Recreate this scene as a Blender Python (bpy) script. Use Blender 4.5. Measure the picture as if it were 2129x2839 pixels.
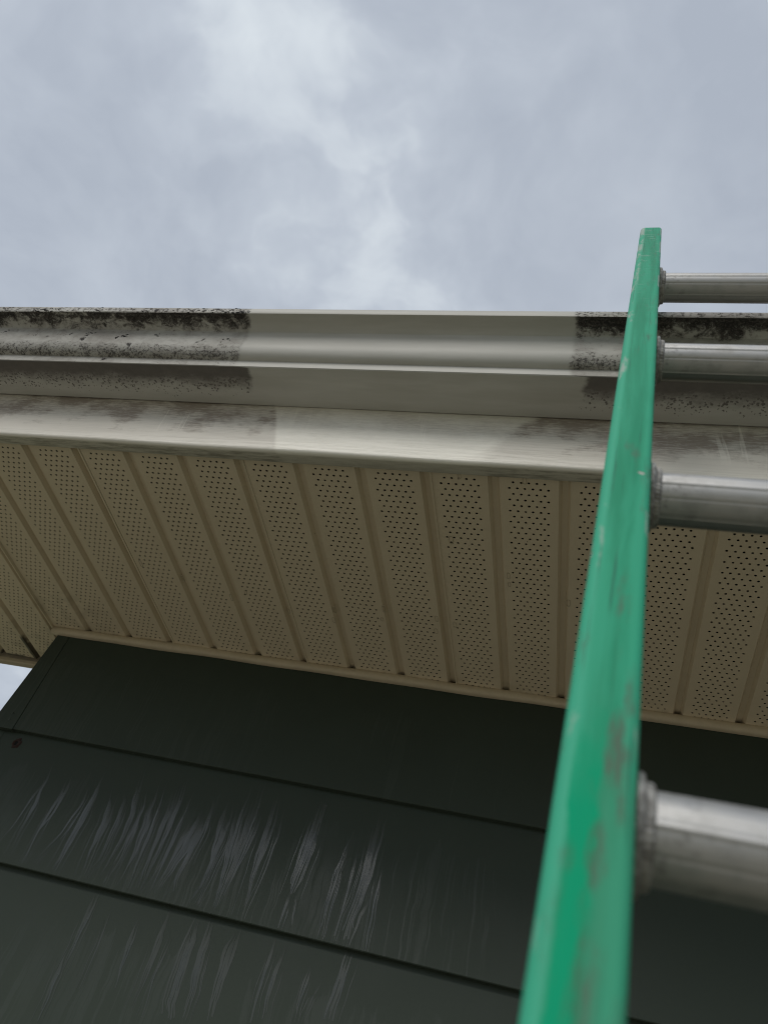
import bpy, bmesh, math, random
from mathutils import Vector, Matrix

for o in list(bpy.data.objects):
    bpy.data.objects.remove(o, do_unlink=True)
scene = bpy.context.scene
COL = scene.collection
R_ = math.radians

# ------------------------------------------------------------------ camera
CAM = Vector((1.09181752, -1.28410546, -0.87347116))
right = Vector((0.95641348, 0.13391866, 0.2594977))
down = Vector((0.07922893, 0.73630654, -0.67199364))
fwd = Vector((-0.28106234, 0.6632635, 0.69360327))
cd = bpy.data.cameras.new("camera")
cam = bpy.data.objects.new("camera", cd)
COL.objects.link(cam)
M = Matrix.Identity(4)
for i in range(3):
    M[i][0] = right[i]; M[i][1] = -down[i]; M[i][2] = -fwd[i]; M[i][3] = CAM[i]
cam.matrix_world = M
cd.sensor_fit = 'HORIZONTAL'
cd.sensor_width = 36.0
cd.lens = 36.0 * 2216.0 / 2129.0
cd.clip_start = 0.02
cd.clip_end = 2000
cd.dof.use_dof = True
cd.dof.focus_distance = 1.32
cd.dof.aperture_fstop = 9.5
scene.camera = cam

# ------------------------------------------------------------------ light
SUN_AZ = -20.0      # degrees from -Y towards -X; the bright part of the overcast sky behind the camera
SUN_EL = 43.0
to_sun = Vector((math.sin(R_(SUN_AZ)) * math.cos(R_(SUN_EL)), -math.cos(R_(SUN_AZ)) * math.cos(R_(SUN_EL)), math.sin(R_(SUN_EL))))
sd = bpy.data.lights.new("sun", 'SUN')
sd.energy = 1.5
sd.angle = R_(28)
sd.color = (1.0, 0.96, 0.89)
sun = bpy.data.objects.new("sun", sd)
COL.objects.link(sun)
sun.rotation_euler = to_sun.to_track_quat('Z', 'Y').to_euler()

scene.view_settings.view_transform = 'Standard'
scene.view_settings.look = 'None'
scene.view_settings.exposure = 0.0
scene.view_settings.gamma = 1.0
scene.view_settings.use_curve_mapping = False
scene.cycles.max_bounces = 6
scene.cycles.filter_width = 1.05
scene.cycles.diffuse_bounces = 4
scene.cycles.glossy_bounces = 3
scene.cycles.transmission_bounces = 4


# ------------------------------------------------------------------ node helper
class N:
    def __init__(s, tree):
        s.t = tree; s.n = tree.nodes; s.l = tree.links

    def node(s, typ, **kw):
        n = s.n.new(typ)
        for k, v in kw.items():
            setattr(n, k, v)
        return n

    def put(s, sock, v):
        if isinstance(v, bpy.types.NodeSocket):
            s.l.new(v, sock)
        elif v is not None:
            if hasattr(sock.default_value, '__len__') and not isinstance(v, (tuple, list)):
                sock.default_value = (v, v, v)
            elif isinstance(v, (tuple, list)) and len(v) == 3 and len(sock.default_value) == 4:
                sock.default_value = (*v, 1)
            else:
                sock.default_value = v

    def m(s, op, a, b=None, c=None, clamp=False):
        n = s.node('ShaderNodeMath', operation=op, use_clamp=clamp)
        s.put(n.inputs[0], a)
        if b is not None: s.put(n.inputs[1], b)
        if c is not None: s.put(n.inputs[2], c)
        return n.outputs[0]

    def add(s, a, b): return s.m('ADD', a, b)
    def sub(s, a, b): return s.m('SUBTRACT', a, b)
    def mul(s, a, b): return s.m('MULTIPLY', a, b)
    def mx(s, a, b): return s.m('MAXIMUM', a, b)
    def mn(s, a, b): return s.m('MINIMUM', a, b)

    def step(s, v, a, b, lo=0.0, hi=1.0):
        n = s.node('ShaderNodeMapRange', interpolation_type='SMOOTHSTEP')
        s.put(n.inputs['Value'], v)
        s.put(n.inputs['From Min'], a); s.put(n.inputs['From Max'], b)
        s.put(n.inputs['To Min'], lo); s.put(n.inputs['To Max'], hi)
        return n.outputs[0]

    def xyz(s, x, y, z):
        n = s.node('ShaderNodeCombineXYZ')
        for i, v in enumerate((x, y, z)): s.put(n.inputs[i], v)
        return n.outputs[0]

    def sep(s, v):
        n = s.node('ShaderNodeSeparateXYZ'); s.put(n.inputs[0], v)
        return n.outputs

    def vmul(s, v, sc):
        n = s.node('ShaderNodeVectorMath', operation='MULTIPLY')
        s.put(n.inputs[0], v); n.inputs[1].default_value = sc
        return n.outputs[0]

    def vadd(s, v, b):
        n = s.node('ShaderNodeVectorMath', operation='ADD')
        s.put(n.inputs[0], v); s.put(n.inputs[1], b)
        return n.outputs[0]

    def noise(s, v, scale, detail=4, rough=0.55, dist=0.0, col=False):
        n = s.node('ShaderNodeTexNoise')
        s.put(n.inputs['Vector'], v); n.inputs['Scale'].default_value = scale
        n.inputs['Detail'].default_value = detail; n.inputs['Roughness'].default_value = rough
        n.inputs['Distortion'].default_value = dist
        return n.outputs['Color' if col else 'Fac']

    def voro(s, v, scale, rnd=1.0, out='Distance'):
        n = s.node('ShaderNodeTexVoronoi')
        s.put(n.inputs['Vector'], v); n.inputs['Scale'].default_value = scale
        n.inputs['Randomness'].default_value = rnd
        return n.outputs[out]

    def mix(s, f, a, b):
        n = s.node('ShaderNodeMix', data_type='RGBA')
        s.put(n.inputs[0], f); s.put(n.inputs[6], a); s.put(n.inputs[7], b)
        return n.outputs[2]

    def mixf(s, f, a, b):
        n = s.node('ShaderNodeMix', data_type='FLOAT')
        s.put(n.inputs[0], f); s.put(n.inputs[2], a); s.put(n.inputs[3], b)
        return n.outputs[0]

    def bump(s, h, strength=0.3, dist=0.001, normal=None):
        n = s.node('ShaderNodeBump')
        s.put(n.inputs['Height'], h); n.inputs['Strength'].default_value = strength
        n.inputs['Distance'].default_value = dist
        if normal is not None: s.put(n.inputs['Normal'], normal)
        return n.outputs[0]


def mat(name):
    m = bpy.data.materials.new(name); m.use_nodes = True
    g = N(m.node_tree); b = m.node_tree.nodes['Principled BSDF']
    return m, g, b


def objco(g):
    return g.node('ShaderNodeTexCoord').outputs['Object']


# ------------------------------------------------------------------ world: overcast sky
w = bpy.data.worlds.new("World"); scene.world = w
w.use_nodes = True
g = N(w.node_tree)
bg = w.node_tree.nodes['Background']
sky = g.node('ShaderNodeTexSky', sky_type='NISHITA')
sky.sun_disc = False
sky.sun_elevation = R_(SUN_EL)
sky.sun_rotation = math.atan2(to_sun.x, to_sun.y)
sky.air_density = 1.0; sky.dust_density = 2.0
d = g.node('ShaderNodeTexCoord').outputs['Generated']
sx, sy, sz = g.sep(d)
# flat cloud layer: project the direction on to a sheet overhead
den = g.add(g.mx(sz, 0.0), 0.12)
cx = g.m('DIVIDE', sx, den); cy = g.m('DIVIDE', sy, den)
P = g.xyz(cx, cy, 3.7)
P = g.vadd(P, g.vmul(g.noise(P, 2.6, 4, 0.55, col=True), (0.22, 0.22, 0.0)))
big = g.noise(g.vadd(P, (4.3, 1.9, 0.0)), 1.5, 2, 0.5)
med = g.noise(g.vadd(P, (0.7, 8.1, 2.0)), 4.3, 5, 0.54)
fine = g.noise(g.vadd(P, (2.2, 3.1, 5.0)), 8.0, 4, 0.55)
# a thin, brighter seam in the cloud deck
seam = g.m('ABSOLUTE', g.sub(cx, g.add(-0.36, g.mul(g.sub(big, 0.5), 0.5))))
seam = g.mul(g.step(seam, 0.34, 0.0), g.step(med, 0.40, 0.62))
val = g.add(g.add(g.mul(big, 0.26), g.mul(med, 0.62)), g.add(g.mul(fine, 0.19), g.mul(seam, 0.11)))
ramp = g.node('ShaderNodeValToRGB')
g.l.new(val, ramp.inputs[0])
cr = ramp.color_ramp
cr.elements[0].position = 0.45; cr.elements[0].color = (0.428, 0.474, 0.548, 1)
cr.elements[1].position = 0.90; cr.elements[1].color = (0.84, 0.90, 0.93, 1)
e = cr.elements.new(0.64); e.color = (0.528, 0.578, 0.648, 1)
skyc = g.vmul(sky.outputs[0], (0.10, 0.10, 0.10))
tot = g.mix(0.9, skyc, ramp.outputs[0])
g.l.new(tot, bg.inputs[0]); bg.inputs[1].default_value = 1.05


# ------------------------------------------------------------------ object helpers
def link(name, me, m=None, parent=None, smooth=False):
    o = bpy.data.objects.new(name, me); COL.objects.link(o)
    if m is not None:
        if isinstance(m, (list, tuple)):
            for q in m: me.materials.append(q)
        elif not me.materials:
            me.materials.append(m)
    if parent is not None: o.parent = parent
    if smooth:
        for p in me.polygons: p.use_smooth = True
    return o


def mesh(name, v, f):
    me = bpy.data.meshes.new(name); me.from_pydata(v, [], f); me.update()
    return me


def box_mesh(name, a, b):
    x0, y0, z0 = a; x1, y1, z1 = b
    v = [(x0, y0, z0), (x1, y0, z0), (x1, y1, z0), (x0, y1, z0), (x0, y0, z1), (x1, y0, z1), (x1, y1, z1), (x0, y1, z1)]
    f = [(0, 3, 2, 1), (4, 5, 6, 7), (0, 1, 5, 4), (1, 2, 6, 5), (2, 3, 7, 6), (3, 0, 4, 7)]
    return mesh(name, v, f)


def bevel_box(name, a, b, bev, seg=2):
    me = box_mesh(name, a, b)
    bm = bmesh.new(); bm.from_mesh(me)
    bmesh.ops.bevel(bm, geom=list(bm.edges), offset=bev, segments=seg, affect='EDGES', profile=0.5)
    bm.to_mesh(me); bm.free()
    return me


def empty(name, loc, label, cat, group=None):
    o = bpy.data.objects.new(name, None); COL.objects.link(o)
    o.location = loc; o.empty_display_size = 0.2
    o['label'] = label; o['category'] = cat
    if group: o['group'] = group
    return o


def extrude_profile(name, pts, xs, closed=False, jit=None):
    """profile of (y, z) points swept along x, UV = (x, arc length)"""
    arc = [0.0]
    for i in range(1, len(pts)):
        arc.append(arc[-1] + math.dist(pts[i], pts[i - 1]))
    v = []; f = []
    n = len(pts)
    for i, x in enumerate(xs):
        for j, (y, z) in enumerate(pts):
            dy, dz = jit(x, j) if jit else (0, 0)
            v.append((x, y + dy, z + dz))
    for i in range(len(xs) - 1):
        for j in range(n - 1):
            f.append((i * n + j, i * n + j + 1, (i + 1) * n + j + 1, (i + 1) * n + j))
        if closed:
            f.append((i * n + n - 1, i * n, (i + 1) * n, (i + 1) * n + n - 1))
    if closed:
        f.append(tuple(range(n - 1, -1, -1)))
        f.append(tuple((len(xs) - 1) * n + j for j in range(n)))
    me = mesh(name, v, f)
    uv = me.uv_layers.new(name="UVMap")
    for p in me.polygons:
        for li in p.loop_indices:
            vi = me.loops[li].vertex_index
            uv.data[li].uv = (v[vi][0], arc[vi % n])
    return me


# ------------------------------------------------------------------ materials
def mat_plain(name, col, rough=0.6, var=0.12, scale=8, metal=0.0):
    m, g, b = mat(name)
    c = objco(g)
    n1 = g.noise(c, scale, 5, 0.6)
    n2 = g.noise(c, scale * 9, 3, 0.6)
    f = g.add(g.mul(n1, 0.65), g.mul(n2, 0.35))
    dark = tuple(q * (1 - var * 2) for q in col); lite = tuple(min(1, q * (1 + var * 2)) for q in col)
    g.l.new(g.mix(f, dark, lite), b.inputs['Base Color'])
    b.inputs['Roughness'].default_value = rough; b.inputs['Metallic'].default_value = metal
    return m


def mat_gutter():
    m, g, b = mat("gutter_paint")
    uv = g.node('ShaderNodeUVMap').outputs[0]
    x, v, _ = g.sep(uv)
    base = (0.50, 0.485, 0.43)
    # slow tonal drift and faint washed smears on the clean metal
    sm = g.noise(g.xyz(g.mul(x, 6), g.mul(v, 40), 0), 1.0, 4, 0.6)
    col = g.mix(g.step(sm, 0.35, 0.75), (0.43, 0.42, 0.38), (0.485, 0.476, 0.438))
    # washed section between the two dirty stretches, with a wobbling border
    wob = g.mul(g.sub(g.noise(g.xyz(g.mul(x, 40), g.mul(v, 60), 0), 1.0, 3, 0.6), 0.5), 0.018)
    xe = g.add(x, wob)
    sh = g.add(g.mul(g.step(v, VF['bot'] - 0.0005, VF['bot'] + 0.0015), -0.018), g.mul(g.mul(g.sub(v, VF['bk'] + 0.035), 0.16), g.step(v, VF['bot'] + 0.0005, VF['bot'] - 0.0005)))  # wipe edge steps back on the front
    xe2 = g.sub(xe, sh)
    left = g.step(xe2, 0.517, 0.507)
    rgt = g.step(xe2, 1.024, 1.034)
    dirty = g.mx(left, rgt)
    front = g.step(v, VF['bot'], VF['bot'] + 0.0015)
    # --- black algae hanging under the lip
    co = g.xyz(g.mul(x, 1.0), g.mul(v, 1.25), 0.3)
    n_a = g.noise(co, 55, 6, 0.68, 0.6)
    n_b = g.noise(co, 190, 5, 0.7, 0.4)
    n_c = g.noise(co, 13, 2, 0.5)
    blot = g.add(g.add(g.mul(n_a, 0.60), g.mul(n_b, 0.42)), g.mul(n_c, 0.20))
    blot = g.sub(blot, 0.06)
    drip = g.mul(g.sub(g.noise(g.xyz(g.mul(g.add(x, g.mul(v, 0.3)), 75), g.mul(v, 22), 6), 1.0, 4, 0.65), 0.5), 0.22)
    fall = g.add(drip, g.step(v, VF['facb'] + 0.006, VF['lipb'] + 0.002, 0.0, 0.30))
    fallr = g.mul(rgt, g.step(v, VF['facb'] - 0.004, VF['lipb'], 0.02, 0.06))
    a1 = g.step(g.add(g.add(blot, fall), fallr), 0.68, 0.85)
    # --- speckle in the lower curl above the step
    fall2 = g.mul(g.step(v, VF['facb'] + 0.004, VF['stept'] + 0.004), g.step(v, VF['stept'] - 0.001, VF['stept'] + 0.001))
    n_d = g.noise(g.xyz(x, v, 5.0), 210, 5, 0.72, 0.5)
    a2 = g.step(g.add(g.add(g.mul(n_d, 0.75), g.mul(n_a, 0.3)), g.mul(fall2, 0.10)), 0.575, 0.70)
    a2 = g.mul(a2, g.step(fall2, 0.0, 0.3))
    fs = g.noise(g.xyz(x, v, 15.0), 330, 3, 0.7)
    fsm = g.mul(g.mul(g.step(fs, 0.60, 0.68), g.step(n_a, 0.40, 0.60)), 0.75)
    a2 = g.mx(a2, fsm)
    # isolated colonies anywhere on the front and the lip
    vo = g.voro(g.vadd(g.xyz(x, v, 0), g.vmul(g.noise(g.xyz(x, v, 1), 160, 3, 0.6, col=True), (0.012, 0.012, 0))), 42)
    pick = g.node('ShaderNodeTexVoronoi'); g.put(pick.inputs['Vector'], g.xyz(x, v, 0)); pick.inputs['Scale'].default_value = 42
    a3 = g.mul(g.mul(g.step(vo, 0.27, 0.18), g.step(g.noise(g.xyz(x, v, 9), 30, 2), 0.56, 0.62)), left)
    lipz = g.step(v, VF['lipb'] - 0.0005, VF['lipb'] + 0.0005)
    a1 = g.mul(a1, g.mixf(lipz, 1.0, g.step(n_b, 0.50, 0.56)))
    a1 = g.mul(a1, g.mixf(lipz, 1.0, g.step(g.noise(g.xyz(x, 0, 3), 60, 3), 0.42, 0.55)))
    black = g.mul(g.mul(g.mx(g.mx(a1, a3), g.mul(a2, 0.8)), front), dirty)
    # grey film over the dirty front
    film = g.mul(g.mul(g.mul(front, dirty), g.step(g.add(g.mul(n_a, 0.5), g.mul(n_c, 0.5)), 0.30, 0.65)), 0.70)
    # --- underside: brown veil from the front edge, breaking up in dots towards the fascia
    under = g.sub(1.0, front)
    edge = g.add(g.mul(g.noise(g.xyz(x, g.mul(v, 2), 2), 26, 4, 0.65), 0.7), g.mul(n_b, 0.3))
    veil = g.step(g.add(v, g.mul(g.sub(edge, 0.5), 0.05)), VF['bk'] + 0.022, VF['bk'] + 0.058, 0.0, 0.86)
    dots = g.voro(g.vadd(g.xyz(x, g.mul(v, 1.0), 0), g.vmul(g.noise(g.xyz(x, v, 4), 300, 2, 0.5, col=True), (0.004, 0.004, 0))), 210)
    dz = g.step(g.add(v, g.mul(g.sub(edge, 0.5), 0.055)), VF['bk'] + 0.009, VF['bk'] + 0.040)
    dotm = g.mul(g.step(dots, g.add(0.22, g.mul(dz, 0.34)), g.add(0.10, g.mul(dz, 0.24))), g.step(g.noise(g.xyz(x, v, 7), 70, 3, 0.6), 0.34, 0.50))
    dotm = g.mul(g.mul(dotm, g.step(dz, 0.0, 0.25)), 0.85)
    und = g.mul(g.mul(g.mx(veil, dotm), under), dirty)
    und_c = g.mix(n_a, (0.042, 0.036, 0.035), (0.125, 0.105, 0.095))
    col = g.mix(film, col, (0.19, 0.170, 0.145))
    col = g.mix(und, col, und_c)
    col = g.mix(g.mul(black, 0.96), col, g.mix(g.step(n_b, 0.45, 0.65), (0.014, 0.012, 0.012), (0.085, 0.074, 0.066)))
    # drip line dirt hanging on the washed underside
    wash = g.mul(g.mul(under, g.sub(1.0, dirty)), g.step(g.noise(g.xyz(g.mul(x, 3), g.mul(v, 25), 8), 1.3, 4, 0.6), 0.45, 0.7))
    col = g.mix(g.mul(wash, 0.35), col, (0.33, 0.31, 0.265))
    g.l.new(col, b.inputs['Base Color'])
    g.put(b.inputs['Roughness'], g.mixf(g.mx(black, und), 0.50, 0.9))
    b.inputs['Specular IOR Level'].default_value = 0.38
    h = g.add(g.mul(black, 1.0), g.mul(g.noise(g.xyz(x, v, 0), 500, 2), 0.05))
    g.l.new(g.bump(h, 0.55, 0.0012), b.inputs['Normal'])
    return m


def mat_fascia():
    m, g, b = mat("fascia_wood_grain_metal")
    uv = g.node('ShaderNodeUVMap').outputs[0]
    x, v, _ = g.sep(uv)
    wv = g.mul(g.sub(g.noise(g.xyz(g.mul(x, 5), g.mul(v, 10), 0), 1.0, 3, 0.5), 0.5), 0.010)
    gv = g.add(v, wv)
    grain = g.noise(g.xyz(g.mul(x, 6), g.mul(gv, 260), 0), 1.0, 4, 0.7)
    grain2 = g.noise(g.xyz(g.mul(x, 30), g.mul(gv, 1300), 3), 1.0, 2, 0.6)
    lines = g.step(g.add(g.mul(grain, 0.75), g.mul(grain2, 0.25)), 0.40, 0.52)
    wob = g.mul(g.sub(g.noise(g.xyz(g.mul(x, 22), g.mul(v, 45), 0), 1.0, 4, 0.6), 0.5), 0.10)
    le = g.step(g.add(g.add(x, g.mul(g.sub(v, 0.035), 0.385)), g.mul(wob, 0.06)), 0.590, 0.582)
    re = g.step(g.add(x, g.add(g.mul(wob, 0.5), g.mul(g.mx(g.sub(v, 0.05), 0.0), -0.63))), 0.885, 0.918)
    dirty = g.mx(le, re)
    up = g.step(v, 0.060, 0.118)                       # film thickens towards the gutter: grime, plus painted shade on the wiped patch
    cl = g.noise(g.xyz(g.mul(x, 11), g.mul(v, 16), 5), 1.0, 5, 0.62)
    film = g.add(g.mul(up, 0.62), g.mul(g.mul(g.step(cl, 0.40, 0.62), 0.62), g.step(v, 0.036, 0.070)))
    fg = g.noise(g.xyz(g.mul(x, 60), g.mul(gv, 420), 11), 1.0, 4, 0.7)
    film = g.mul(film, g.mul(g.mixf(lines, 1.0, 0.80), g.step(fg, 0.30, 0.66, 0.62, 1.22)))
    film = g.mn(g.mul(film, g.mixf(dirty, g.mixf(up, 0.10, 0.38), 1.0)), 0.9)  # on the wiped patch the upward rise paints in shading
    film = g.mx(film, g.mul(dirty, g.step(v, 0.03, 0.06, 0.16, 0.34)))
    # pale run marks wiped through the dirt
    runs = g.mul(g.step(g.noise(g.xyz(g.mul(g.add(x, g.mul(v, 0.12)), 90), g.mul(v, 5), 2), 1.0, 2), 0.60, 0.66), g.mul(g.step(v, 0.055, 0.085), g.step(g.noise(g.xyz(g.mul(x, 6), 0, 7), 1.0, 2), 0.52, 0.6)))
    film = g.mul(film, g.mixf(runs, 1.0, 0.6))
    col = g.mix(film, (0.88, 0.845, 0.755), (0.255, 0.205, 0.165))
    col = g.mix(g.mul(g.sub(1.0, lines), g.mul(g.mixf(dirty, 0.02, 0.10), g.step(v, 0.031, 0.04))), col, (0.26, 0.235, 0.20))
    # algae on the bottom return and its rounded edge
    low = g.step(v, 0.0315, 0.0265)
    gr = g.noise(g.xyz(g.mul(x, 22), g.mul(v, 160), 2), 1.0, 5, 0.65)
    alg = g.mul(low, g.mul(g.step(gr, 0.40, 0.66), g.mixf(dirty, 0.25, 0.62)))
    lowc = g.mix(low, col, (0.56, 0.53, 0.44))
    col = g.mix(alg, lowc, (0.15, 0.135, 0.095))
    g.l.new(col, b.inputs['Base Color'])
    b.inputs['Roughness'].default_value = 0.5
    h = g.mul(lines, g.step(v, 0.030, 0.036))
    g.l.new(g.bump(h, 0.38, 0.0005), b.inputs['Normal'])
    return m


def mat_soffit():
    m, g, b = mat("soffit_tan_vinyl")
    c = objco(g)
    n = g.noise(c, 5, 4, 0.6)
    n2 = g.noise(g.vmul(c, (1, .3, 1)), 30, 3, 0.6)
    col = g.mix(g.add(g.mul(n, 0.6), g.mul(n2, 0.4)), (0.585, 0.495, 0.355), (0.685, 0.590, 0.43))
    # mildew near the house corner and along the wall
    x, y, z = g.sep(c)
    rx = g.m('POWER', g.add(x, 0.03), 2.0); ry = g.m('POWER', g.add(y, 0.05), 2.0)
    dist = g.m('SQRT', g.add(rx, ry))
    mil = g.mul(g.step(dist, 0.17, 0.02), g.step(g.noise(c, 30, 4, 0.6), 0.35, 0.65))
    col = g.mix(g.mul(mil, 0.32), col, (0.17, 0.15, 0.10))
    wl = g.mul(g.step(y, -0.06, 0.0), g.step(g.noise(c, 22, 4, 0.6), 0.45, 0.7))
    col = g.mix(g.mul(wl, 0.4), col, (0.20, 0.175, 0.11))
    tar = g.mul(g.step(g.m('ABSOLUTE', g.add(x, g.add(0.2085, g.mul(g.noise(c, 60, 3), 0.008)))), 0.0065, 0.0035), g.step(g.add(y, g.mul(g.noise(c, 18, 2), 0.03)), 0.055, 0.070))
    tar2 = g.mul(g.step(g.add(y, g.mul(g.noise(c, 25, 3), 0.03)), 0.136, 0.142), g.step(x, -0.10, -0.18))
    col = g.mix(g.mul(g.mx(tar, tar2), 0.85), col, (0.012, 0.011, 0.010))
    sp = g.voro(c, 26)
    spm = g.mul(g.step(sp, 0.035, 0.02), g.step(g.noise(c, 9, 2), 0.52, 0.56))
    col = g.mix(spm, col, (0.09, 0.07, 0.05))
    g.l.new(col, b.inputs['Base Color'])
    b.inputs['Roughness'].default_value = 0.48
    g.l.new(g.bump(g.noise(c, 120, 3, 0.6), 0.12, 0.0005), b.inputs['Normal'])
    return m


def mat_siding():
    m, g, b = mat("siding_dark_green_paint")
    c0 = objco(g)
    oi = g.node('ShaderNodeObjectInfo').outputs['Location']
    lx, ly, lz = g.sep(oi)
    x0, y0, z = g.sep(c0)
    x = g.add(x0, y0)
    seed = g.mul(lz, 37.3)
    warp = g.mul(g.sub(g.noise(g.xyz(g.mul(x, 7), g.mul(z, 9), seed), 1.0, 3, 0.6), 0.5), 0.022)
    X = g.add(g.add(x, warp), g.mul(z, 0.012))
    s1 = g.noise(g.xyz(g.mul(X, 78), g.mul(z, 3.2), seed), 1.0, 3, 0.55)
    s2 = g.noise(g.xyz(g.mul(X, 260), g.mul(z, 5.0), g.add(seed, 9.0)), 1.0, 2, 0.55)
    cl = g.noise(g.xyz(g.mul(x, 4.2), g.mul(z, 0.6), g.add(seed, 4.0)), 1.0, 2, 0.5)
    f = g.add(g.add(g.mul(s1, 0.52), g.mul(s2, 0.50)), g.mul(g.sub(cl, 0.5), 0.60))
    # the runs start at uneven heights below the lap above and thin out as they fall
    st = g.add(0.205, g.mul(g.sub(g.noise(g.xyz(g.mul(x, 26), 0, seed), 1.0, 2), 0.5), 0.11))
    head = g.step(g.sub(st, z), -0.005, 0.05)
    zc = g.step(z, 0.01, 0.20, 0.035, 0.0)
    f = g.sub(f, g.mul(g.sub(1.0, head), 0.3))
    f = g.sub(f, zc)
    far = g.step(x, 0.98, 1.12, 0.0, 0.25)          # dry boards beyond the splashed stretch
    f = g.sub(f, far)
    wet = g.step(f, 0.530, 0.552)
    wet = g.mul(wet, g.step(g.noise(g.xyz(g.mul(x, 14), g.mul(z, 7), g.add(seed, 2.0)), 1.0, 3, 0.6), 0.30, 0.62, 0.04, 0.22))
    n = g.noise(c0, 9, 5, 0.6); n2 = g.noise(c0, 260, 2, 0.6)
    col = g.mix(g.add(g.mul(n, 0.7), g.mul(n2, 0.3)), (0.031, 0.042, 0.032), (0.046, 0.060, 0.046))
    soap = g.mul(wet, 0.2)
    col = g.mix(soap, col, (0.075, 0.083, 0.085))
    g.l.new(col, b.inputs['Base Color'])
    g.put(b.inputs['Roughness'], g.mixf(wet, g.step(n, 0.3, 0.7, 0.48, 0.56), 0.12))
    g.put(b.inputs['Specular IOR Level'], g.mixf(wet, 0.28, g.step(s2, 0.3, 0.7, 0.50, 0.68)))
    b.inputs['IOR'].default_value = 1.42
    h = g.add(g.add(g.mul(wet, 0.15), g.mul(n2, 0.10)), g.mul(g.noise(g.xyz(g.mul(x, 30), g.mul(z, 30), seed), 1.0, 2), 0.15))
    g.l.new(g.bump(h, 0.35, 0.0008), b.inputs['Normal'])
    return m


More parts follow.
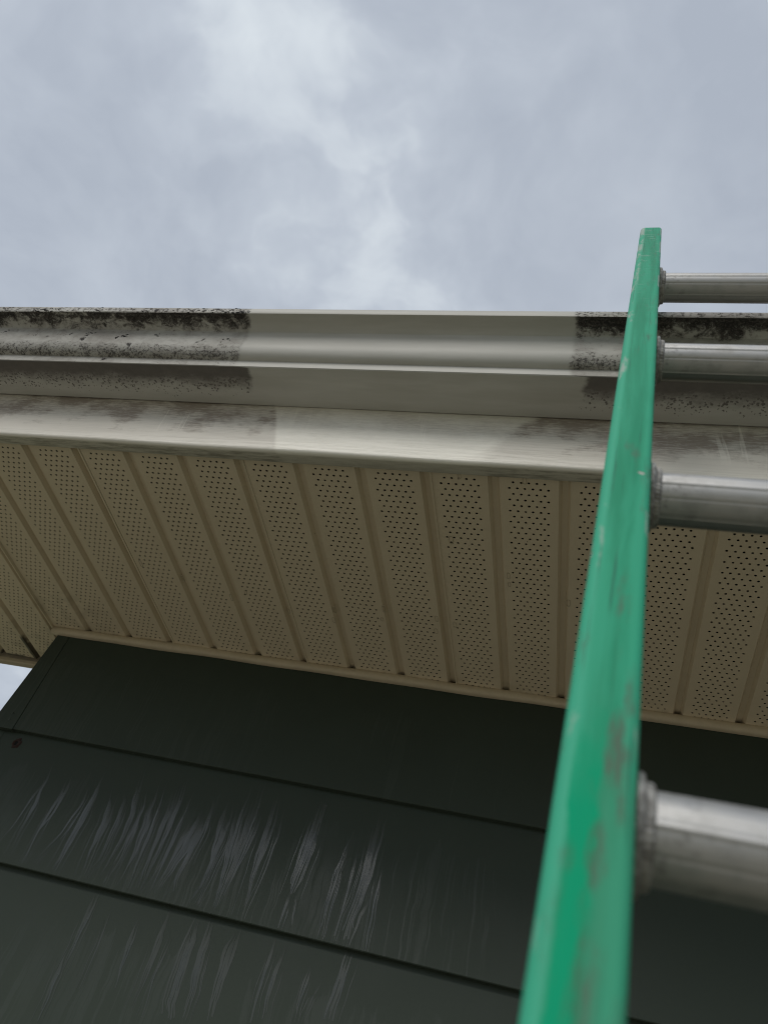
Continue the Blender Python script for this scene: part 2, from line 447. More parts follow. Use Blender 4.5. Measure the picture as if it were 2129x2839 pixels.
def mat_rail():
    m, g, b = mat("ladder_green_paint")
    c = objco(g)
    x, y, z = g.sep(c)
    s = g.vmul(c, (70.0, 70.0, 5.0))
    chalk = g.noise(s, 1.0, 5, 0.62, 0.3)
    big = g.noise(g.vmul(c, (40, 40, 4)), 1.0, 3, 0.5)
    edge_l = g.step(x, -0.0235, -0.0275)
    edge_r = g.step(x, -0.010, -0.004)
    wig = g.mul(g.sub(g.noise(g.vmul(c, (90, 90, 40)), 1.0, 4, 0.6), 0.5), 0.008)
    xw = g.add(x, wig)
    band = g.mul(g.step(xw, -0.0262, -0.0245), g.step(xw, -0.0128, -0.0150))
    low = g.step(g.add(z, g.mul(wig, 9.0)), -0.875, -0.935)      # a fresher, more saturated coat low down
    ch = g.add(g.add(g.mul(chalk, 0.85), g.mul(big, 0.35)), g.mul(g.mx(edge_l, edge_r), 0.12))
    cm = g.step(ch, 0.46, 0.74)
    col = g.mix(cm, (0.000, 0.245, 0.120), (0.030, 0.345, 0.198))
    col = g.mix(g.mul(edge_l, 0.6), col, (0.060, 0.42, 0.262))  # paler green on the rounded left edge paints its sky highlight
    col = g.mix(g.mul(g.step(xw, -0.015, -0.010), g.mul(low, 0.45)), col, (0.050, 0.265, 0.150))
    col = g.mix(g.mul(g.mul(band, low), 0.95), col, (0.0, 0.315, 0.155))
    # grey-brown grime, mostly towards the rung side
    gr = g.noise(g.vmul(c, (110, 110, 22)), 1.0, 5, 0.65)
    side = g.step(x, -0.022, -0.010, 0.0, 0.10)
    sp1 = g.m('POWER', g.m('DIVIDE', g.add(x, 0.0100), 0.0050), 2.0)
    sp2 = g.m('POWER', g.m('DIVIDE', g.add(z, 0.903), 0.026), 2.0)
    spot = g.step(g.add(sp1, sp2), 1.4, 0.0, 0.0, 0.34)
    sp3 = g.m('POWER', g.m('DIVIDE', g.add(x, 0.0130), 0.0045), 2.0)
    sp4 = g.m('POWER', g.m('DIVIDE', g.add(z, 0.957), 0.018), 2.0)
    spot = g.mx(spot, g.step(g.add(sp3, sp4), 1.4, 0.0, 0.0, 0.30))
    side = g.add(side, spot)
    grm = g.step(g.add(g.add(gr, side), g.mul(g.sub(g.noise(g.vmul(c, (20, 20, 7)), 1.0, 2), 0.5), 0.5)), 0.60, 0.84)
    grm = g.mul(grm, g.step(g.noise(g.vmul(c, (260, 260, 60)), 1.0, 4, 0.7), 0.30, 0.62))
    col = g.mix(g.mul(grm, 0.72), col, (0.095, 0.088, 0.070))
    # hairline scratches running both ways, and chips down to primer
    sc = g.noise(g.vmul(c, (25, 25, 260)), 1.0, 4, 0.7, 1.2)
    top = g.step(z, -0.35, 0.15)
    scm = g.mul(g.step(sc, 0.56, 0.64), g.mul(top, g.step(g.noise(c, 40, 3), 0.42, 0.6)))
    sv = g.noise(g.vmul(c, (420, 420, 7)), 1.0, 3, 0.65)
    svm = g.step(sv, 0.60, 0.72)
    col = g.mix(g.mul(scm, 0.75), col, (0.42, 0.52, 0.46))
    dk = g.mul(g.step(g.noise(g.vmul(c, (40, 40, 190)), 1.0, 4, 0.7, 1.5), 0.60, 0.68), top)
    col = g.mix(g.mul(dk, 0.7), col, (0.015, 0.10, 0.06))
    col = g.mix(g.mul(svm, 0.65), col, (0.012, 0.09, 0.055))
    vo = g.voro(g.vadd(c, g.vmul(g.noise(c, 150, 3, 0.6, col=True), (0.006, 0.006, 0.012))), 30)
    chip = g.mul(g.step(vo, 0.085, 0.06), g.step(g.noise(c, 22, 2), 0.5, 0.55))
    col = g.mix(chip, col, (0.46, 0.45, 0.40))
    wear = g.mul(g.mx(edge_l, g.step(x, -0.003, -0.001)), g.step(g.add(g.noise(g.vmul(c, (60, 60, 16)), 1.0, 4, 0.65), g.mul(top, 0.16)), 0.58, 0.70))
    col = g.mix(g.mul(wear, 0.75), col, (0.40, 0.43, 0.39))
    g.l.new(col, b.inputs['Base Color'])
    g.put(b.inputs['Roughness'], g.mixf(cm, 0.50, 0.64))
    g.put(b.inputs['Specular IOR Level'], g.mixf(g.mul(band, low), 0.22, 0.06))
    h = g.add(g.add(g.mul(chalk, 0.4), g.mul(scm, 0.5)), g.add(g.mul(chip, -1.2), g.mul(g.noise(g.vmul(c, (1, 1, 2.2)), 110, 4, 0.65), g.mul(top, 1.6))))
    g.l.new(g.bump(h, 0.7, 0.0012), b.inputs['Normal'])
    return m


def mat_alu():
    m, g, b = mat("rung_aluminium")
    c = objco(g)
    x, y, z = g.sep(c)
    oi = g.node('ShaderNodeObjectInfo').outputs['Random']
    ss = g.noise(g.xyz(g.mul(x, 4), g.mul(y, 420), g.add(g.mul(z, 420), g.mul(oi, 50))), 1.0, 4, 0.65)
    st = g.noise(g.vadd(c, g.xyz(oi, oi, oi)), 34, 5, 0.62)
    col = g.mix(ss, (0.36, 0.355, 0.34), (0.50, 0.495, 0.48))
    col = g.mix(g.mul(g.step(st, 0.50, 0.74), 0.30), col, (0.19, 0.185, 0.165))
    nearj = g.step(x, 0.055, 0.012)
    col = g.mix(g.mul(nearj, g.mul(g.step(g.noise(c, 110, 4, 0.6), 0.52, 0.70), 0.45)), col, (0.075, 0.07, 0.06))
    g.l.new(col, b.inputs['Base Color'])
    b.inputs['Metallic'].default_value = 0.85
    g.put(b.inputs['Roughness'], g.mixf(g.step(st, 0.40, 0.66), 0.42, 0.58))
    h = g.add(g.mul(ss, 1.0), g.mul(st, 0.4))
    g.l.new(g.bump(h, 0.15, 0.0003), b.inputs['Normal'])
    return m


def mat_ground():
    m, g, b = mat("lawn_ground")
    c = objco(g)
    n = g.noise(c, 0.6, 6, 0.65); n2 = g.noise(c, 30, 3, 0.6)
    col = g.mix(g.add(g.mul(n, 0.6), g.mul(n2, 0.4)), (0.09, 0.10, 0.045), (0.17, 0.165, 0.09))
    g.l.new(col, b.inputs['Base Color']); b.inputs['Roughness'].default_value = 0.9
    return m


def mat_concrete():
    m, g, b = mat("bounce_concrete")
    c = objco(g)
    n = g.noise(c, 2.2, 6, 0.65); n2 = g.noise(c, 90, 3, 0.6)
    col = g.mix(g.add(g.mul(n, 0.6), g.mul(n2, 0.4)), (0.265, 0.240, 0.185), (0.365, 0.335, 0.265))
    g.l.new(col, b.inputs['Base Color']); b.inputs['Roughness'].default_value = 0.85
    g.l.new(g.bump(n2, 0.3, 0.002), b.inputs['Normal'])
    return m


# ------------------------------------------------------------------ ground
GZ = -2.62
o = link("ground", mesh("ground", [(-600, -600, GZ), (600, -600, GZ), (600, 600, GZ), (-600, 600, GZ)], [(0, 1, 2, 3)]), mat_ground())
o['kind'] = 'structure'
o = link("bounce_paving", bevel_box("bounce_paving", (-8.5, -8.0, GZ - 0.05), (12.5, -0.06, GZ + 0.02), 0.008), mat_concrete())  # unseen paving, added to bounce light up on to the soffit
o['kind'] = 'structure'

# ------------------------------------------------------------------ house
P4 = 0.1016                      # pitch of the soffit grooves
XL, XR = -0.077, 8.0             # front wall from corner to corner
HD = 6.0
house = empty("house", (0, 0, GZ), "dark green lap-sided house corner with cream perforated soffit and stained fascia under the eave", "house")
HI = Matrix.Translation((0, 0, -GZ))


def hpart(name, me, m, smooth=False, loc=None):
    o = link(name, me, m, house, smooth)
    o.location = Vector((0, 0, -GZ)) + (Vector(loc) if loc else Vector((0, 0, 0)))
    return o


M_SID = mat_siding()
M_CORE = mat_plain("wall_sheathing", (0.03, 0.03, 0.028), 0.9)
M_CREAM = mat_plain("cream_trim", (0.50, 0.42, 0.30), 0.5, 0.14, 12)
M_SOF = mat_soffit()

hpart("wall", box_mesh("wall", (XL + 0.02, 0.012, GZ), (XR - 0.02, HD - 0.012, 0.033)), M_CORE)

# lap planks, one object each; a plank is a thin wedge leaning out at its foot
EXP = 0.242
laps = []
z = -0.254
while z > GZ + 0.15:
    laps.append(z); z -= EXP
laps.append(GZ + 0.10)
TOE = 0.0145


def plank_mesh(name, L, H, flip=False):
    sec = [(-TOE + 0.001, 0.0), (-TOE, 0.0012), (-0.0015, H), (0.004, H), (0.004, 0.0)]
    nx = 2 if L < 1 else 24
    v = []; f = []; n = len(sec)
    for i in range(nx + 1):
        for y, zz in sec:
            v.append((L * i / nx, y, zz))
    for i in range(nx):
        for j in range(n):
            f.append((i * n + j, (i + 1) * n + j, (i + 1) * n + (j + 1) % n, i * n + (j + 1) % n))
    f.append(tuple(range(n))); f.append(tuple(nx * n + n - 1 - j for j in range(n)))
    return mesh(name, v, f)


def cap_mesh(name, H, wt, wb):
    """metal corner cap of one course: front leg tapering upwards plus a side leg, folded under at the foot"""
    y0 = -TOE - 0.0016; y1 = -0.0034
    v = [(XL - 0.0006, y0, -0.002), (XL + wb, y0, -0.002), (XL + wt, y1, H), (XL - 0.0006 + 0.010, y1, H),
         (XL - 0.0006 + 0.010, 0.05, H), (XL - 0.0006, 0.05, -0.002),
         (XL + wb, y0 + 0.010, -0.002), (XL + 0.012, y0 + 0.010, -0.002), (XL + 0.012, 0.05, -0.002),
         (XL + wt, y1 + 0.0012, H), (XL + wb, y0 + 0.0014, 0.0)]
    v[3] = (XL, y1, H); v[4] = (XL, 0.05, H)
    f = [(0, 1, 2, 3), (0, 3, 4, 5), (0, 5, 8, 7), (0, 7, 6, 1), (1, 10, 9, 2)]
    return mesh(name, v, f)


fullH = EXP + 0.024
pm = plank_mesh("siding_plank", XR - 0.03 - (XL + 0.012), fullH)
pm0 = plank_mesh("siding_plank", XR - 0.03 - (XL + 0.012), 0.254 + 0.004)
cm = cap_mesh("corner_cap", EXP - 0.002, 0.030, 0.0535)
cm0 = cap_mesh("corner_cap", 0.254 - 0.012, 0.030, 0.0535)
side = plank_mesh("siding_plank", HD - 0.06, fullH)
for k, zb in enumerate(laps):
    hpart("siding_plank", pm0 if k == 0 else pm, M_SID, loc=(XL + 0.012, 0, zb))
    hpart("corner_cap", cm0 if k == 0 else cm, M_SID, loc=(0, 0, zb))
    o = hpart("siding_plank", side, M_SID, loc=(XL + 0.0125, HD - 0.01, zb))
    o.rotation_euler = (0, 0, R_(-90))
    if zb == laps[-1]: break

# nail heads on the first corner cap
nh = bmesh.new(); bmesh.ops.create_uvsphere(nh, u_segments=10, v_segments=6, radius=0.0028)
nm = bpy.data.meshes.new("nail_head"); nh.to_mesh(nm); nh.free()
for (xx, zz) in ((-0.043, -0.237), (-0.046, -0.222)):
    o = hpart("nail_head", nm, M_SID, True, (xx, -0.0148, zz)); o.scale = (1, 0.5, 1)

# rusty hole punched through the second plank
rng = random.Random(5)
M_RUST, g, b = mat("rust")
c = objco(g)
g.l.new(g.mix(g.noise(c, 260, 4, 0.6), (0.012, 0.008, 0.007), (0.055, 0.026, 0.019)), b.inputs['Base Color'])
b.inputs['Roughness'].default_value = 0.9
M_HOLE = mat_plain("hole_dark", (0.004, 0.003, 0.003), 0.95)
v = []; f = []; nseg = 22
for i in range(nseg):
    a = 2 * math.pi * i / nseg
    ro = 0.0115 * (1 + 0.35 * (rng.random() - 0.5)); ri = 0.0052 * (1 + 0.4 * (rng.random() - 0.5)); rmid = (ro + ri) / 2
    for rr, yy in ((ro, 0.0012), (rmid, -0.0022), (ri, -0.0012), (ri * 0.8, 0.0020)):
        v.append((rr * math.cos(a) * 0.85, yy, rr * math.sin(a)))
for i in range(nseg):
    j = (i + 1) % nseg
    for k in range(3):
        f.append((i * 4 + k, i * 4 + k + 1, j * 4 + k + 1, j * 4 + k))
rh = hpart("rusty_hole", mesh("rusty_hole", v, f), M_RUST, True, (-0.004, -0.0050, -0.2775))
rh['label'] = "small rusty hole with ragged rim in the second plank at the corner"
core = link("hole_core", mesh("hole_core", [(0.0055 * math.cos(2 * math.pi * i / 12) * .85, 0.0003, 0.0055 * math.sin(2 * math.pi * i / 12)) for i in range(12)], [tuple(range(11, -1, -1))]), M_HOLE, rh)

# tan trim channel where the soffit meets the wall, a little wavy
prof = [(-0.0005, 0.000), (-0.013, 0.0015), (-0.0150, -0.001), (-0.0158, -0.007), (-0.0145, -0.0125), (-0.011, -0.015), (-0.004, -0.0155), (-0.0005, -0.0145)]


def wav(x, j):
    return (0.0012 * math.sin(x * 19 + j * 0.7) * math.sin(x * 7.3), 0.0009 * math.sin(x * 23 + 1.1) * math.sin(x * 5.1))


xs = [-0.091 + i * 0.03 for i in range(int((XR + 0.091) / 0.03))]
hpart("wall_trim", extrude_profile("wall_trim", prof, xs, True, wav), M_CREAM, True)

# ---- soffit panels, each three flutes wide, perforations cut through
HP = 0.0112; HR = 0.00218; GW = 0.0078; GD = 0.009
NSEG = 8


def soffit_panel(x0, y0, y1, seed, lip=0.0020):
    """x0: seam at the left edge; three flats and three grooves; y0 fascia side, y1 wall side"""
    rn = random.Random(seed)
    v = []; f = []; idx = {}

    def V(x, y, zz):
        k = (round(x, 6), round(y, 6), round(zz, 6))
        if k not in idx:
            idx[k] = len(v); v.append((x, y, zz))
        return idx[k]

    def quad(a, b2, c2, d2): f.append((V(*a), V(*b2), V(*c2), V(*d2)))
    # hem at the seam: a small lip hanging below the flat
    quad((x0 - 0.0012, y0, 0.003), (x0 - 0.0012, y1, 0.003), (x0 - 0.0012, y1, -lip), (x0 - 0.0012, y0, -lip))
    quad((x0 - 0.0012, y0, -lip), (x0 - 0.0012, y1, -lip), (x0 + 0.0012, y1, -lip), (x0 + 0.0012, y0, -lip))
    quad((x0 + 0.0012, y0, -lip), (x0 + 0.0012, y1, -lip), (x0 + 0.0022, y1, 0.0), (x0 + 0.0022, y0, 0.0))
    for s in range(3):
        a = x0 + s * P4 + (0.0022 if s == 0 else 0.0)
        fl1 = x0 + (s + 1) * P4 - 2 * GW - 0.0014
        mid = (x0 + s * P4 + fl1) / 2
        h0, h1 = mid - 3 * HP, mid + 3 * HP          # perforated band of six holes
        quad((a, y0, 0), (a, y1, 0), (h0, y1, 0), (h0, y0, 0))
        quad((h1, y0, 0), (h1, y1, 0), (fl1, y1, 0), (fl1, y0, 0))
        yy = y0 + 0.0035; row = 0
        quad((h0, y0, 0), (h0, yy, 0), (h1, yy, 0), (h1, y0, 0))
        while yy + HP < y1 - 0.001:
            n = 6 if row % 2 == 0 else 5
            st = h0 if n == 6 else h0 + HP / 2
            if n == 5:
                quad((h0, yy, 0), (h0, yy + HP, 0), (st, yy + HP, 0), (st, yy, 0))
                quad((h1 - HP / 2, yy, 0), (h1 - HP / 2, yy + HP, 0), (h1, yy + HP, 0), (h1, yy, 0))
            for i in range(n):
                cx, cy = st + (i + 0.5) * HP, yy + HP / 2
                r = HR * (1 + 0.10 * (rn.random() - 0.5))
                jx, jy = (rn.random() - 0.5) * 0.0006, (rn.random() - 0.5) * 0.0006
                ring = [V(cx + jx + r * math.cos(2 * math.pi * k / NSEG), cy + jy + r * math.sin(2 * math.pi * k / NSEG), 0) for k in range(NSEG)]
                top = [V(cx + jx + 0.9 * r * math.cos(2 * math.pi * k / NSEG), cy + jy + 0.9 * r * math.sin(2 * math.pi * k / NSEG), 0.0004) for k in range(NSEG)]
                q = HP / 2
                cor = [V(cx + q, cy + q, 0), V(cx - q, cy + q, 0), V(cx - q, cy - q, 0), V(cx + q, cy - q, 0)]
                f.append((cor[3], ring[7], ring[0], ring[1], cor[0]))
                f.append((cor[0], ring[1], ring[2], ring[3], cor[1]))
                f.append((cor[1], ring[3], ring[4], ring[5], cor[2]))
                f.append((cor[2], ring[5], ring[6], ring[7], cor[3]))
                for k in range(NSEG):
                    f.append((ring[k], top[k], top[(k + 1) % NSEG], ring[(k + 1) % NSEG]))
            yy += HP; row += 1
        quad((h0, yy, 0), (h0, y1, 0), (h1, y1, 0), (h1, yy, 0))
        # groove pressed upwards
        b0, b1 = fl1 + 0.0042, fl1 + 2 * GW - 0.0026
        e = x0 + (s + 1) * P4 - (0.0014 if s == 2 else 0.0)
        quad((fl1, y0, 0), (fl1, y1, 0), (b0, y1, GD), (b0, y0, GD))
        quad((b0, y0, GD), (b0, y1, GD), (b1, y1, GD), (b1, y0, GD))
        quad((b1, y0, GD), (b1, y1, GD), (e, y1, 0), (e, y0, 0))
    return mesh("soffit_panel", v, f)


YF = -0.549
seam0 = lambda n: n * P4 + 0.0088
for k, n in enumerate(range(-7, 78, 3)):
    x0 = seam0(n)
    if x0 < -0.72: continue
    if n < -1:
        hpart("soffit_panel", soffit_panel(x0, YF, 0.131, k), M_SOF)
    elif n < 17:
        hpart("soffit_panel", soffit_panel(x0, YF, -0.0035, k, 0.0055 if n == -1 else 0.0020), M_SOF)
    else:
        if n == 17:
            far_me = soffit_panel(0.0, YF, -0.0035, 99)
        if x0 + 3 * P4 < XR + 0.1:
            hpart("soffit_panel", far_me, M_SOF, loc=(x0, 0, 0))

hpart('eave_light_block', box_mesh('eave_light_block', (-0.655, -0.551, 0.034), (XR, 0.1375, 0.040)), mat_plain('light_block_dark', (0.012, 0.011, 0.010), 0.95))  # added dark plate: stops light leaking in, keeps the soffit holes dark
XE = -0.66                        # outer end of the boxed eave return
XF = XR + 0.0
# ---- fascia: metal cover with a bottom return, profile (y, z)
fp = [(-0.5445, -0.0005), (-0.5450, -0.0085), (-0.5480, -0.0105), (-0.5660, -0.0122)]
for t in range(0, 91, 18):
    fp.append((-0.5670 - 0.0050 * math.sin(R_(t)), -0.0072 - 0.0050 * math.cos(R_(t))))
for zz in (0.012, 0.035, 0.06, 0.085, 0.12, 0.19):
    fp.append((-0.5722, zz))


def fj(x, j):
    a = 0.0008 * math.sin(x * 6.1 + 0.6) + 0.0005 * math.sin(x * 17.0)
    return (a if 3 < j < 14 else 0.0, 0.0007 * math.sin(x * 4.3 + 2) if j < 9 else 0.0)


xs = [XE + i * 0.04 for i in range(int((XF - XE) / 0.04) + 1)]
fme = extrude_profile("fascia", fp, xs, False, fj)
M_FAS = mat_fascia()
fo = hpart("fascia", fme, M_FAS, True)
fo['label'] = "cream wood-grain fascia board with grey grime and one wiped patch"
sb = hpart("sub_fascia", box_mesh("sub_fascia", (XE + 0.02, -0.566, 0.012), (XF, -0.552, 0.188)), M_CORE)
# return end trim beyond the wall corner
ep = [(0.1385, -0.003), (0.1385, -0.0105), (0.1420, -0.0125), (0.1560, -0.0125), (0.1580, -0.0100), (0.1580, 0.18), (0.1440, 0.18), (0.1440, -0.003)]
hpart("return_trim", extrude_profile("return_trim", ep, [XE, -0.45, -0.3, -0.2, XL - 0.004], True), M_CREAM)
hpart("rake_board", box_mesh("rake_board", (XE - 0.02, -0.572, -0.012), (XE, 0.158, 0.188)), M_CREAM)

# ---- roof slabs and gable walls above
M_SHINGLE = mat_plain("roof_shingles", (0.06, 0.058, 0.055), 0.95, 0.2, 40)
SL = math.tan(R_(24)); RY = HD / 2
ya, za = -0.600, 0.196


def slab(sign):
    yA = ya if sign > 0 else HD - ya
    zr = za + (RY - ya) * SL
    v = []
    for xx in (XE - 0.04, XR + 0.7):
        v += [(xx, yA, za), (xx, RY, zr), (xx, RY, zr + 0.03), (xx, yA, za + 0.03)]
    f = [(0, 1, 2, 3), (7, 6, 5, 4), (0, 4, 5, 1), (1, 5, 6, 2), (2, 6, 7, 3), (3, 7, 4, 0)]
    return mesh("roof", v, f)


hpart("roof", slab(1), M_SHINGLE); hpart("roof", slab(-1), M_SHINGLE)
zr = za + (RY - ya) * SL - 0.02
for xx in (XL + 0.01, XR - 0.05):
    v = [(xx, -0.0, 0.03), (xx, HD, 0.03), (xx, RY, zr), (xx + 0.04, -0.0, 0.03), (xx + 0.04, HD, 0.03), (xx + 0.04, RY, zr)]
    hpart("gable", mesh("gable", v, [(0, 2, 1), (3, 4, 5), (0, 1, 4, 3), (1, 2, 5, 4), (2, 0, 3, 5)]), M_SID)
hpart("roof_end", box_mesh("roof_end", (XE - 0.018, -0.57, 0.189), (XE - 0.002, 0.157, 0.192)), M_CREAM)

# ------------------------------------------------------------------ gutter
gp = [(-0.5736, 0.188), (-0.5736, 0.0985), (-0.5746, 0.0972), (-0.6100, 0.0968), (-0.6462, 0.0966), (-0.6476, 0.0978), (-0.6480, 0.1122)]
for t in range(6, 91, 12):
    gp.append((-0.6480 - 0.0165 * math.sin(R_(t)), 0.1390 - 0.0264 * math.cos(R_(t))))
i_facb = len(gp) - 1
gp.append((-0.6678, 0.1662))
for t in range(24, 91, 11):
    gp.append((-0.6656 - 0.0285 * (1 - math.cos(R_(t))), 0.1628 + 0.0140 * math.sin(R_(t))))
i_lipb = len(gp)
gp += [(-0.6955, 0.1770), (-0.6963, 0.1785), (-0.6966, 0.1890), (-0.6958, 0.1920), (-0.6935, 0.1932), (-0.6860, 0.1925), (-0.6838, 0.1905), (-0.6840, 0.1840)]
arc = [0.0]
for i in range(1, len(gp)):
    arc.append(arc[-1] + math.dist(gp[i], gp[i - 1]))
VF = {'bk': arc[2], 'bot': arc[4], 'stept': arc[6], 'facb': arc[i_facb], 'lipb': arc[i_lipb]}
xs = [XE - 0.02 + i * 0.05 for i in range(int((XF - XE) / 0.05) + 2)]


def gj(x, j):
    return (0.0007 * math.sin(x * 3.1 + 0.4 * j) if j > 3 else 0, (0.0005 * math.sin(x * 5.3 + 1) + 0.0030 * (x - 0.6)) if j > 0 else 0)


gutter = empty("gutter", (0, -0.5736, 0.0966), "cream metal rain gutter along the eave, black algae at both sides of a washed stretch", "gutter")
gme = extrude_profile("trough", gp, xs, False, gj)
M_GUT = mat_gutter()
tr = link("trough", gme, M_GUT, gutter, True)
tr.location = (0, 0.5736, -0.0966)
so = tr.modifiers.new("thickness", 'SOLIDIFY'); so.thickness = 0.0008; so.offset = 1.0
for xx in (xs[0] + 0.001, xs[-1] - 0.001):
    v = [(xx, y, zz + 0.0030 * (xx - 0.6)) for (y, zz) in gp[:i_lipb + 4]] + [(xx + 0.0008, y, zz + 0.0030 * (xx - 0.6)) for (y, zz) in gp[:i_lipb + 4]]
    n = i_lipb + 4
    f = [tuple(range(n)), tuple(range(2 * n - 1, n - 1, -1))]
    me = mesh("end_cap", v, f)
    bm = bmesh.new(); bm.from_mesh(me); bmesh.ops.triangulate(bm, faces=list(bm.faces)); bm.to_mesh(me); bm.free()
    e2 = link("end_cap", me, M_CREAM, gutter); e2.location = tr.location
# flat-shade the creases: mark sharp by angle
for me_, ang in ((gme, 28), (fme, 40)):
    bm = bmesh.new(); bm.from_mesh(me_)
    for ed in bm.edges:
        if len(ed.link_faces) == 2 and ed.calc_face_angle(0) > R_(ang): ed.smooth = False
    bm.to_mesh(me_); bm.free()

# raised algae crusts on the dirty stretches: little ragged lumps
M_CRUST = mat_plain("algae_crust", (0.014, 0.014, 0.016), 0.95, 0.3, 300)


rng = random.Random(21)
bm = bmesh.new()
clus = [(-0.06, 0.5, 4), (0.02, 0.5, 5), (0.10, 0.55, 14), (0.125, 0.5, 10), (0.17, 0.5, 4), (0.22, 0.4, 5), (0.30, 0.4, 5), (0.345, 0.5, 6), (0.39, 0.5, 9), (0.415, 0.6, 10), (0.445, 0.4, 9), (0.462, 0.4, 12), (0.478, 0.5, 12), (0.488, 0.6, 8)]
for (cx, hh, nn) in clus:
    for i in range(nn):
        s = rng.uniform(0.0007, 0.0021)
        zz = 0.1775 + 0.013 * min(1, max(0, rng.gauss(hh * 0.7, 0.3)))
        mt = Matrix.Translation((cx + rng.gauss(0, 0.007), -0.6967, zz + 0.003 * (cx - 0.6))) @ Matrix.Rotation(rng.uniform(-0.5, 0.5), 4, 'Y') @ Matrix.Diagonal((s * rng.uniform(1.2, 2.6), s * 0.6, s * rng.uniform(0.5, 0.9), 1))
        bmesh.ops.create_icosphere(bm, subdivisions=1, radius=1.0, matrix=mt)
for (cx, zz, nn) in ((0.015, 0.154, 12), (0.265, 0.150, 12), (0.09, 0.146, 5), (0.155, 0.151, 5), (0.20, 0.158, 4), (0.462, 0.146, 4), (0.33, 0.158, 3), (1.16, 0.150, 6)):
    for i in range(nn):
        s = rng.uniform(0.0006, 0.0018)
        dz = rng.gauss(0, 0.0028)
        mt = Matrix.Translation((cx + rng.gauss(0, 0.0045) + dz * 0.8, -0.6662 - (zz + dz - 0.1525) * 0.12, zz + dz)) @ Matrix.Rotation(rng.uniform(-0.9, 0.1), 4, 'Y') @ Matrix.Diagonal((s * rng.uniform(1.2, 2.2), s * 0.45, s * rng.uniform(0.6, 1.0), 1))
        bmesh.ops.create_icosphere(bm, subdivisions=1, radius=1.0, matrix=mt)
for vv in bm.verts: vv.co += Vector((rng.gauss(0, .00016), rng.gauss(0, .00006), rng.gauss(0, .00016)))
me = bpy.data.meshes.new("algae_crust"); bm.to_mesh(me); bm.free()
o = link("algae_crust", me, M_CRUST, gutter); o.location = tr.location; o['kind'] = 'stuff'

# ------------------------------------------------------------------ ladder
LO = Vector((1.11836976, -0.73465863, 0.18938194))
u = Vector((0.01171662, 0.22567443, 0.97413232)).normalized()
r = Vector((0.999929703, -0.000871645, -0.011824976)).normalized()
n_in = u.cross(r).normalized()
lad = empty("ladder", LO, "green-railed extension ladder with bare aluminium rungs leaning on the gutter", "ladder")
LM = Matrix.Identity(4)
for i in range(3):
    LM[i][0] = r[i]; LM[i][1] = n_in[i]; LM[i][2] = u[i]; LM[i][3] = LO[i]
SP = 0.3048
s_bot = (GZ + 0.02 - LO.z) / u.z
TOPS = 0.226
# put the empty at the foot of the ladder
FM = LM @ Matrix.Translation((0, 0, s_bot))
lad.matrix_world = FM
HDp = 0.0375; WF = 0.0320; FT = 0.0068; WT = 0.0042
RL = 0.40


def arc_pts(cx, cy, rad, a0, a1, nn):
    return [(cx + rad * math.cos(R_(a0 + (a1 - a0) * i / nn)), cy + rad * math.sin(R_(a0 + (a1 - a0) * i / nn))) for i in range(nn + 1)]


# C-channel section in (x, y): web on the rung side at x=0, flanges pointing outwards (-x), rounded flange tips
sec = []
sec += arc_pts(-0.0045, -HDp + 0.0045, 0.0045, 0, -90, 5)                      # front right corner
sec += arc_pts(-WF + 0.0064, -HDp + 0.0064, 0.0064, -90, -180, 8)              # front left corner, big radius
sec += arc_pts(-WF + 0.0020, -HDp + 0.0088, 0.0020, 180, 90, 3)
sec += arc_pts(-WT - 0.003, -HDp + 0.0108 + 0.003, 0.003, -90, 0, 3)
sec += [(-q[0], q[1]) for q in []]
sec += [(-WT, -HDp + 0.02), (-WT, HDp - 0.02)]
back = [(x, -y) for (x, y) in sec[::-1]]
sec = sec[:-1] + back[1:]


def rail_mesh(name, mir):
    zs = [s_bot + 0.012]
    while zs[-1] < TOPS - 0.1: zs.append(zs[-1] + 0.08)
    zs += [TOPS - 0.003, TOPS]
    v = []; f = []; n = len(sec)
    for k, zz in enumerate(zs):
        sh = 0.0012 if k == len(zs) - 1 else 0.0
        for (x, y) in sec:
            xx = x + (sh if x < -0.02 else -sh if x > -0.004 else 0); yy = y + (sh if y < -HDp + .01 else -sh if y > HDp - .01 else 0)
            v.append(((RL - xx) if mir else xx, yy, zz))
    for k in range(len(zs) - 1):
        for j in range(n):
            q = (k * n + j, k * n + (j + 1) % n, (k + 1) * n + (j + 1) % n, (k + 1) * n + j)
            f.append(q[::-1] if not mir else q)
    f.append(tuple(range(n))); f.append(tuple((len(zs) - 1) * n + n - 1 - j for j in range(n)))
    me = mesh(name, v, f)
    bm = bmesh.new(); bm.from_mesh(me)
    ng = [fc for fc in bm.faces if len(fc.verts) > 4]
    bmesh.ops.triangulate(bm, faces=ng)
    bmesh.ops.recalc_face_normals(bm, faces=list(bm.faces))
    for ed in bm.edges:
        if len(ed.link_faces) == 2 and ed.calc_face_angle(0) > R_(40): ed.smooth = False
    bm.to_mesh(me); bm.free()
    return me


def lpart(name, me, m, smooth=False, z=0.0, parent=None):
    o = link(name, me, m, parent or lad, smooth)
    if parent is None:
        o.location = (0, 0, -s_bot + z)
    return o


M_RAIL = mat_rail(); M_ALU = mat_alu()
M_RUB = mat_plain("rubber_foot", (0.02, 0.02, 0.02), 0.9)
for mir in (False, True):
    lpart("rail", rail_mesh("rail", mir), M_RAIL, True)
    x0 = -WF - 0.006 if not mir else RL - 0.004
    lpart("foot", bevel_box("foot", (x0, -HDp - 0.01, s_bot - 0.004), (x0 + WF + 0.01, HDp + 0.01, s_bot + 0.05), 0.006), M_RUB)

# rung: extruded tube with a flattened top, shallow flutes and fine ribs
RR = 0.01945


